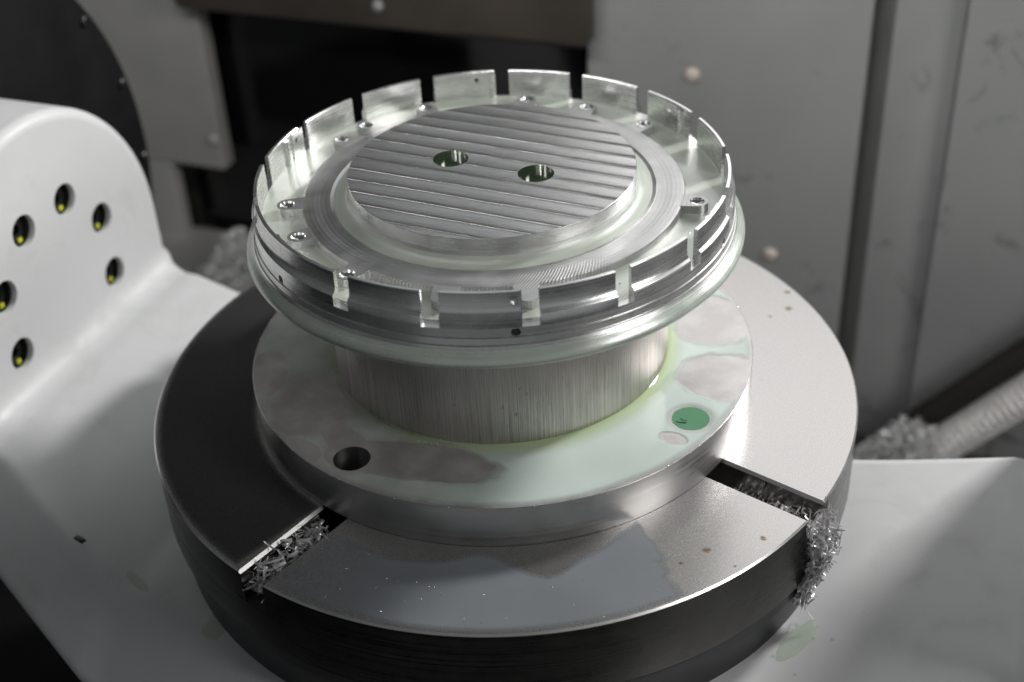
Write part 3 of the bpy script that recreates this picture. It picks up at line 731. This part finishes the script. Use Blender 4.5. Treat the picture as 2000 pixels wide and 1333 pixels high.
# puddles and smears on the enamel
def puddle(cx, cy, rx, ry, rot, label, mat=M_PUD, seed=0):
    v, f = [], []; n = 48; rings = 6
    for j in range(rings + 1):
        for i in range(n):
            a = 2 * PI * i / n; rr = (j / rings) * (1 + .20 * noise.noise(Vector((math.cos(a) * 1.1 + seed, math.sin(a) * 1.1, seed))) + .10 * noise.noise(Vector((math.cos(a) * 3.5, math.sin(a) * 3.5, seed))))
            u, w = rx * rr * math.cos(a), ry * rr * math.sin(a); x = cx + u * math.cos(rot) - w * math.sin(rot); y = cy + u * math.sin(rot) + w * math.cos(rot)
            r_ = interp(RIDGE, x); s = r_ - y; sp = 9 * math.log(1 + math.exp(min(30, s / 9.0)))
            v.append(tuple(MF(x, y, hfloor(x) - sp * 1.08 + 2.6 * math.exp(-(s / 9.0) ** 2) + 0.10 + 1.3 * math.sqrt(max(0, 1 - (j / rings) ** 2)))))
    for j in range(rings):
        for i in range(n): f.append((j * n + i, j * n + (i + 1) % n, (j + 1) * n + (i + 1) % n, (j + 1) * n + i))
    return tagit(fixnormals(mk('coolant_puddle', v, f, mat, sharp=180)), label, 'puddle', kind='stuff')
puddle(238, -104, 21, 8, 1.15, 'pale green puddle on the white cradle right of the turntable foot', seed=1)
puddle(-138, -207, 12, 8, -0.9, 'green puddle on the white cradle left of the turntable foot', seed=2)
puddle(-212, -186, 13, 3.5, -0.45, 'faint green smear along the ridge of the white cradle', seed=3)
rp = random.Random(5); pts = []
for _ in range(9):
    x = rp.uniform(225, 262); y = rp.uniform(-150, -84); r_ = interp(RIDGE, x); p_ = MF(x, y, hfloor(x)); pts.append((p_.x * 1, p_.y, p_.z + .05, rp.uniform(.6, 1.7)))
drops('coolant_drops', pts, 'small clear drops on the white cradle beside the right puddle', M_PUD)
o = mk('metal_chip', *box(-4.5, 4.5, -2, 2, 0, 2.4, lambda x, y, z: MF(-263 + x + y * .4, -176 + y - x * .3, -77 + z), 0.8), M_BOLT); tagit(o, 'tiny black chip lying alone on the white cradle at the left', 'chip')

# ================================================================== ENCLOSURE
def struct(name, v, f, m, sharp=35, **k): return tagit(mk(name, v, f, m, sharp=sharp), kind='structure', **k)
# black round trunnion cover
cv = empty('trunnion_cover', tuple(MF(-480, 0, -254))); tagit(cv, 'large round matt black cover behind the white drilled cheek', 'cover')
def vchild(o): o.parent = cv; o.matrix_parent_inverse = Matrix.Translation(cv.location).inverted(); return o
v, f = [], []; n = 160; prof = [(0.1, -470), (256, -470), (260.5, -471.5), (262, -475), (262, -520), (0.1, -520)]
for r, x in prof: v += [tuple(MF(x, r * math.cos(2 * PI * i / n), 8 + r * math.sin(2 * PI * i / n))) for i in range(n)]
for k in range(5): f += [(k * n + i, k * n + (i + 1) % n, (k + 1) * n + (i + 1) % n, (k + 1) * n + i) for i in range(n)]
vchild(fixnormals(mk('cover_disc', v, f, M_BLACK)))
for k in range(16):
    a = math.radians(-3.5 + 18.5 * k); rr = 250
    v, f = [], []
    for r, x in ((0.1, -466.5), (3.2, -466.5), (4.6, -467.5), (5.0, -470.0)):
        v += [tuple(MF(x, rr * math.cos(a) + r * math.cos(2 * PI * i / 16), 8 + rr * math.sin(a) + r * math.sin(2 * PI * i / 16))) for i in range(16)]
    for q in range(3): f += [(q * 16 + i, q * 16 + (i + 1) % 16, (q + 1) * 16 + (i + 1) % 16, (q + 1) * 16 + i) for i in range(16)]
    vchild(fixnormals(mk('cover_screw', v, f, M_BOLT)))
# sheet-metal walls
Y0 = 550
def panel(name, x0, x1, z0, z1, y0, y1, mat, lab, cat, bev=2.0):
    o = mk(name, *box(x0, x1, y0, y1, z0, z1, MF, bev), mat); return tagit(o, lab, cat)
panel('wall_panel', -112, 176, -460, 175, Y0, Y0 + 30, M_WALL, 'grey sheet steel wall panel with two round-headed screws behind the turntable', 'panel')
panel('wall_panel', 197, 262, -460, 175, Y0 - 8, Y0 + 22, M_WALL, 'narrow grey sheet steel strip right of the dark vertical gap', 'panel')
panel('wall_panel', 262.5, 900, -460, 175, Y0 - 20, Y0 + 10, M_WALL, 'broad grey sheet steel panel at the far right of the enclosure', 'panel', 3)
panel('wall_panel', -950, -587, -190, 175, Y0, Y0 + 24, M_WALL2, 'warm grey sheet panel with one screw between black cover and dark window', 'panel')
panel('wall_post', -712, -668, -420, -191, Y0 + 2, Y0 + 22, M_WALL2, 'thin warm grey upright strip below the left panel', 'post')
struct('back_wall', *merge(box(-1000, 900, Y0 + 60, Y0 + 80, -470, 178, MF), box(-1200, -130, Y0 + 60, Y0 + 80, 178, 1300, MF)), M_DARK)
panel('window_pane', -660, -100, -295, 60, Y0 + 40, Y0 + 46, M_GLASS, 'black glossy window pane behind the slotted ring', 'window', 1)
panel('guard_beam', -600, -104, 27, 178, Y0 - 26, Y0 + 34, M_BEAM, 'brown grey steel guard hanging above the black window', 'guard', 8)
struct('panel_gap', *box(170, 203, Y0 + 26, Y0 + 34, -460, 172, MF), M_GAP)  # grey strip added behind the gap to catch light
struct('enclosure_floor', *box(-1300, 1300, -1200, Y0 + 60, -480, -460, MF), M_FLOORD)
struct('chip_ledge', *box(-960, -300, 330, Y0 + 30, -312, -300, MF, 1), M_WALL2)
struct('chip_shelf', *box(-250, 700, 430, Y0 - 22, -425, -404, MF, 2), M_FLOOR)
def screw(x, y, z, r, lab, mat=M_SCREW):
    v, f = [], []
    for rr, d in ((0.1, 5.0), (r * .55, 4.6), (r * .85, 3.2), (r, 1.0), (r, 0.0)):
        v += [tuple(MF(x + rr * math.cos(2 * PI * i / 24), y - d, z + rr * math.sin(2 * PI * i / 24))) for i in range(24)]
    for q in range(4): f += [(q * 24 + i, q * 24 + (i + 1) % 24, (q + 1) * 24 + (i + 1) % 24, (q + 1) * 24 + i) for i in range(24)]
    return tagit(fixnormals(mk('wall_screw', v, f, mat, sharp=60)), lab, 'screw', 'round-headed screws in the wall panels')
screw(1.5, Y0, 2, 8.2, 'pale round screw head high on the grey wall panel')
screw(95, Y0, -197.7, 8.0, 'pale round screw head low on the grey wall panel, beside the turntable')
screw(-596, Y0, -150, 7.5, 'dull round screw head near the lower corner of the warm grey panel', M_WALL2)
screw(-338, Y0 - 26, 55, 6.5, 'small screw head on the brown grey guard above the window', M_WALL)
# hoses
def tube(name, p0, p1, r, mat, lab, cat, rib=0, nper=4.2, bend=0):
    p0, p1 = Vector(p0), Vector(p1); d = (p1 - p0); Ln = d.length; d.normalize(); u = d.orthogonal().normalized(); w = d.cross(u)
    n = int(Ln / nper * 6) if rib else 40; v, f = [], []
    for i in range(n + 1):
        t = i / n; s = Ln * t; c = p0 + d * s + Vector((0, 0, -bend * math.sin(PI * t)))
        rr = r + (rib * math.sin(2 * PI * s / nper) if rib else 0)
        v += [tuple(c + (u * math.cos(2 * PI * k / 28) + w * math.sin(2 * PI * k / 28)) * (rr + (.35 * rib * math.sin(k * 7 + i * 1.05)))) for k in range(28)]
    for i in range(n): f += [(i * 28 + k, i * 28 + (k + 1) % 28, (i + 1) * 28 + (k + 1) % 28, (i + 1) * 28 + k) for k in range(28)]
    return tagit(fixnormals(mk(name, v, f, mat, sharp=180)), lab, cat)
tube('braided_hose', MF(285, 480, -386), MF(470, 480, -168), 18, M_HOSE, 'braided steel hose rising to the right behind the white cradle', 'hose', 2.7, 8.5)
tube('rubber_hose', MF(225, 500, -410), MF(470, 500, -122), 14, M_BLHOSE, 'dark rubber hose running above the braided one', 'hose')
def pile(cx, cy, cz, sx, sy, h):
    def fn(r):
        a_, b_ = r.gauss(0, .45), r.gauss(0, .45); return tuple(MF(cx + a_ * sx, cy + b_ * sy, cz + max(0.5, h * math.exp(-(a_ * a_ + b_ * b_) * 1.5) * r.random())))
    return fn
swarf('swarf', pile(275, 466, -404, 70, 20, 85), 1900, 9, 'heap of silver swarf on the shelf below the hoses at the right', 21, M_PILE)
swarf('swarf', pile(-540, 480, -300, 48, 46, 75), 900, 10, 'heap of silver swarf in the dark corner left of the ring', 22, M_PILE)
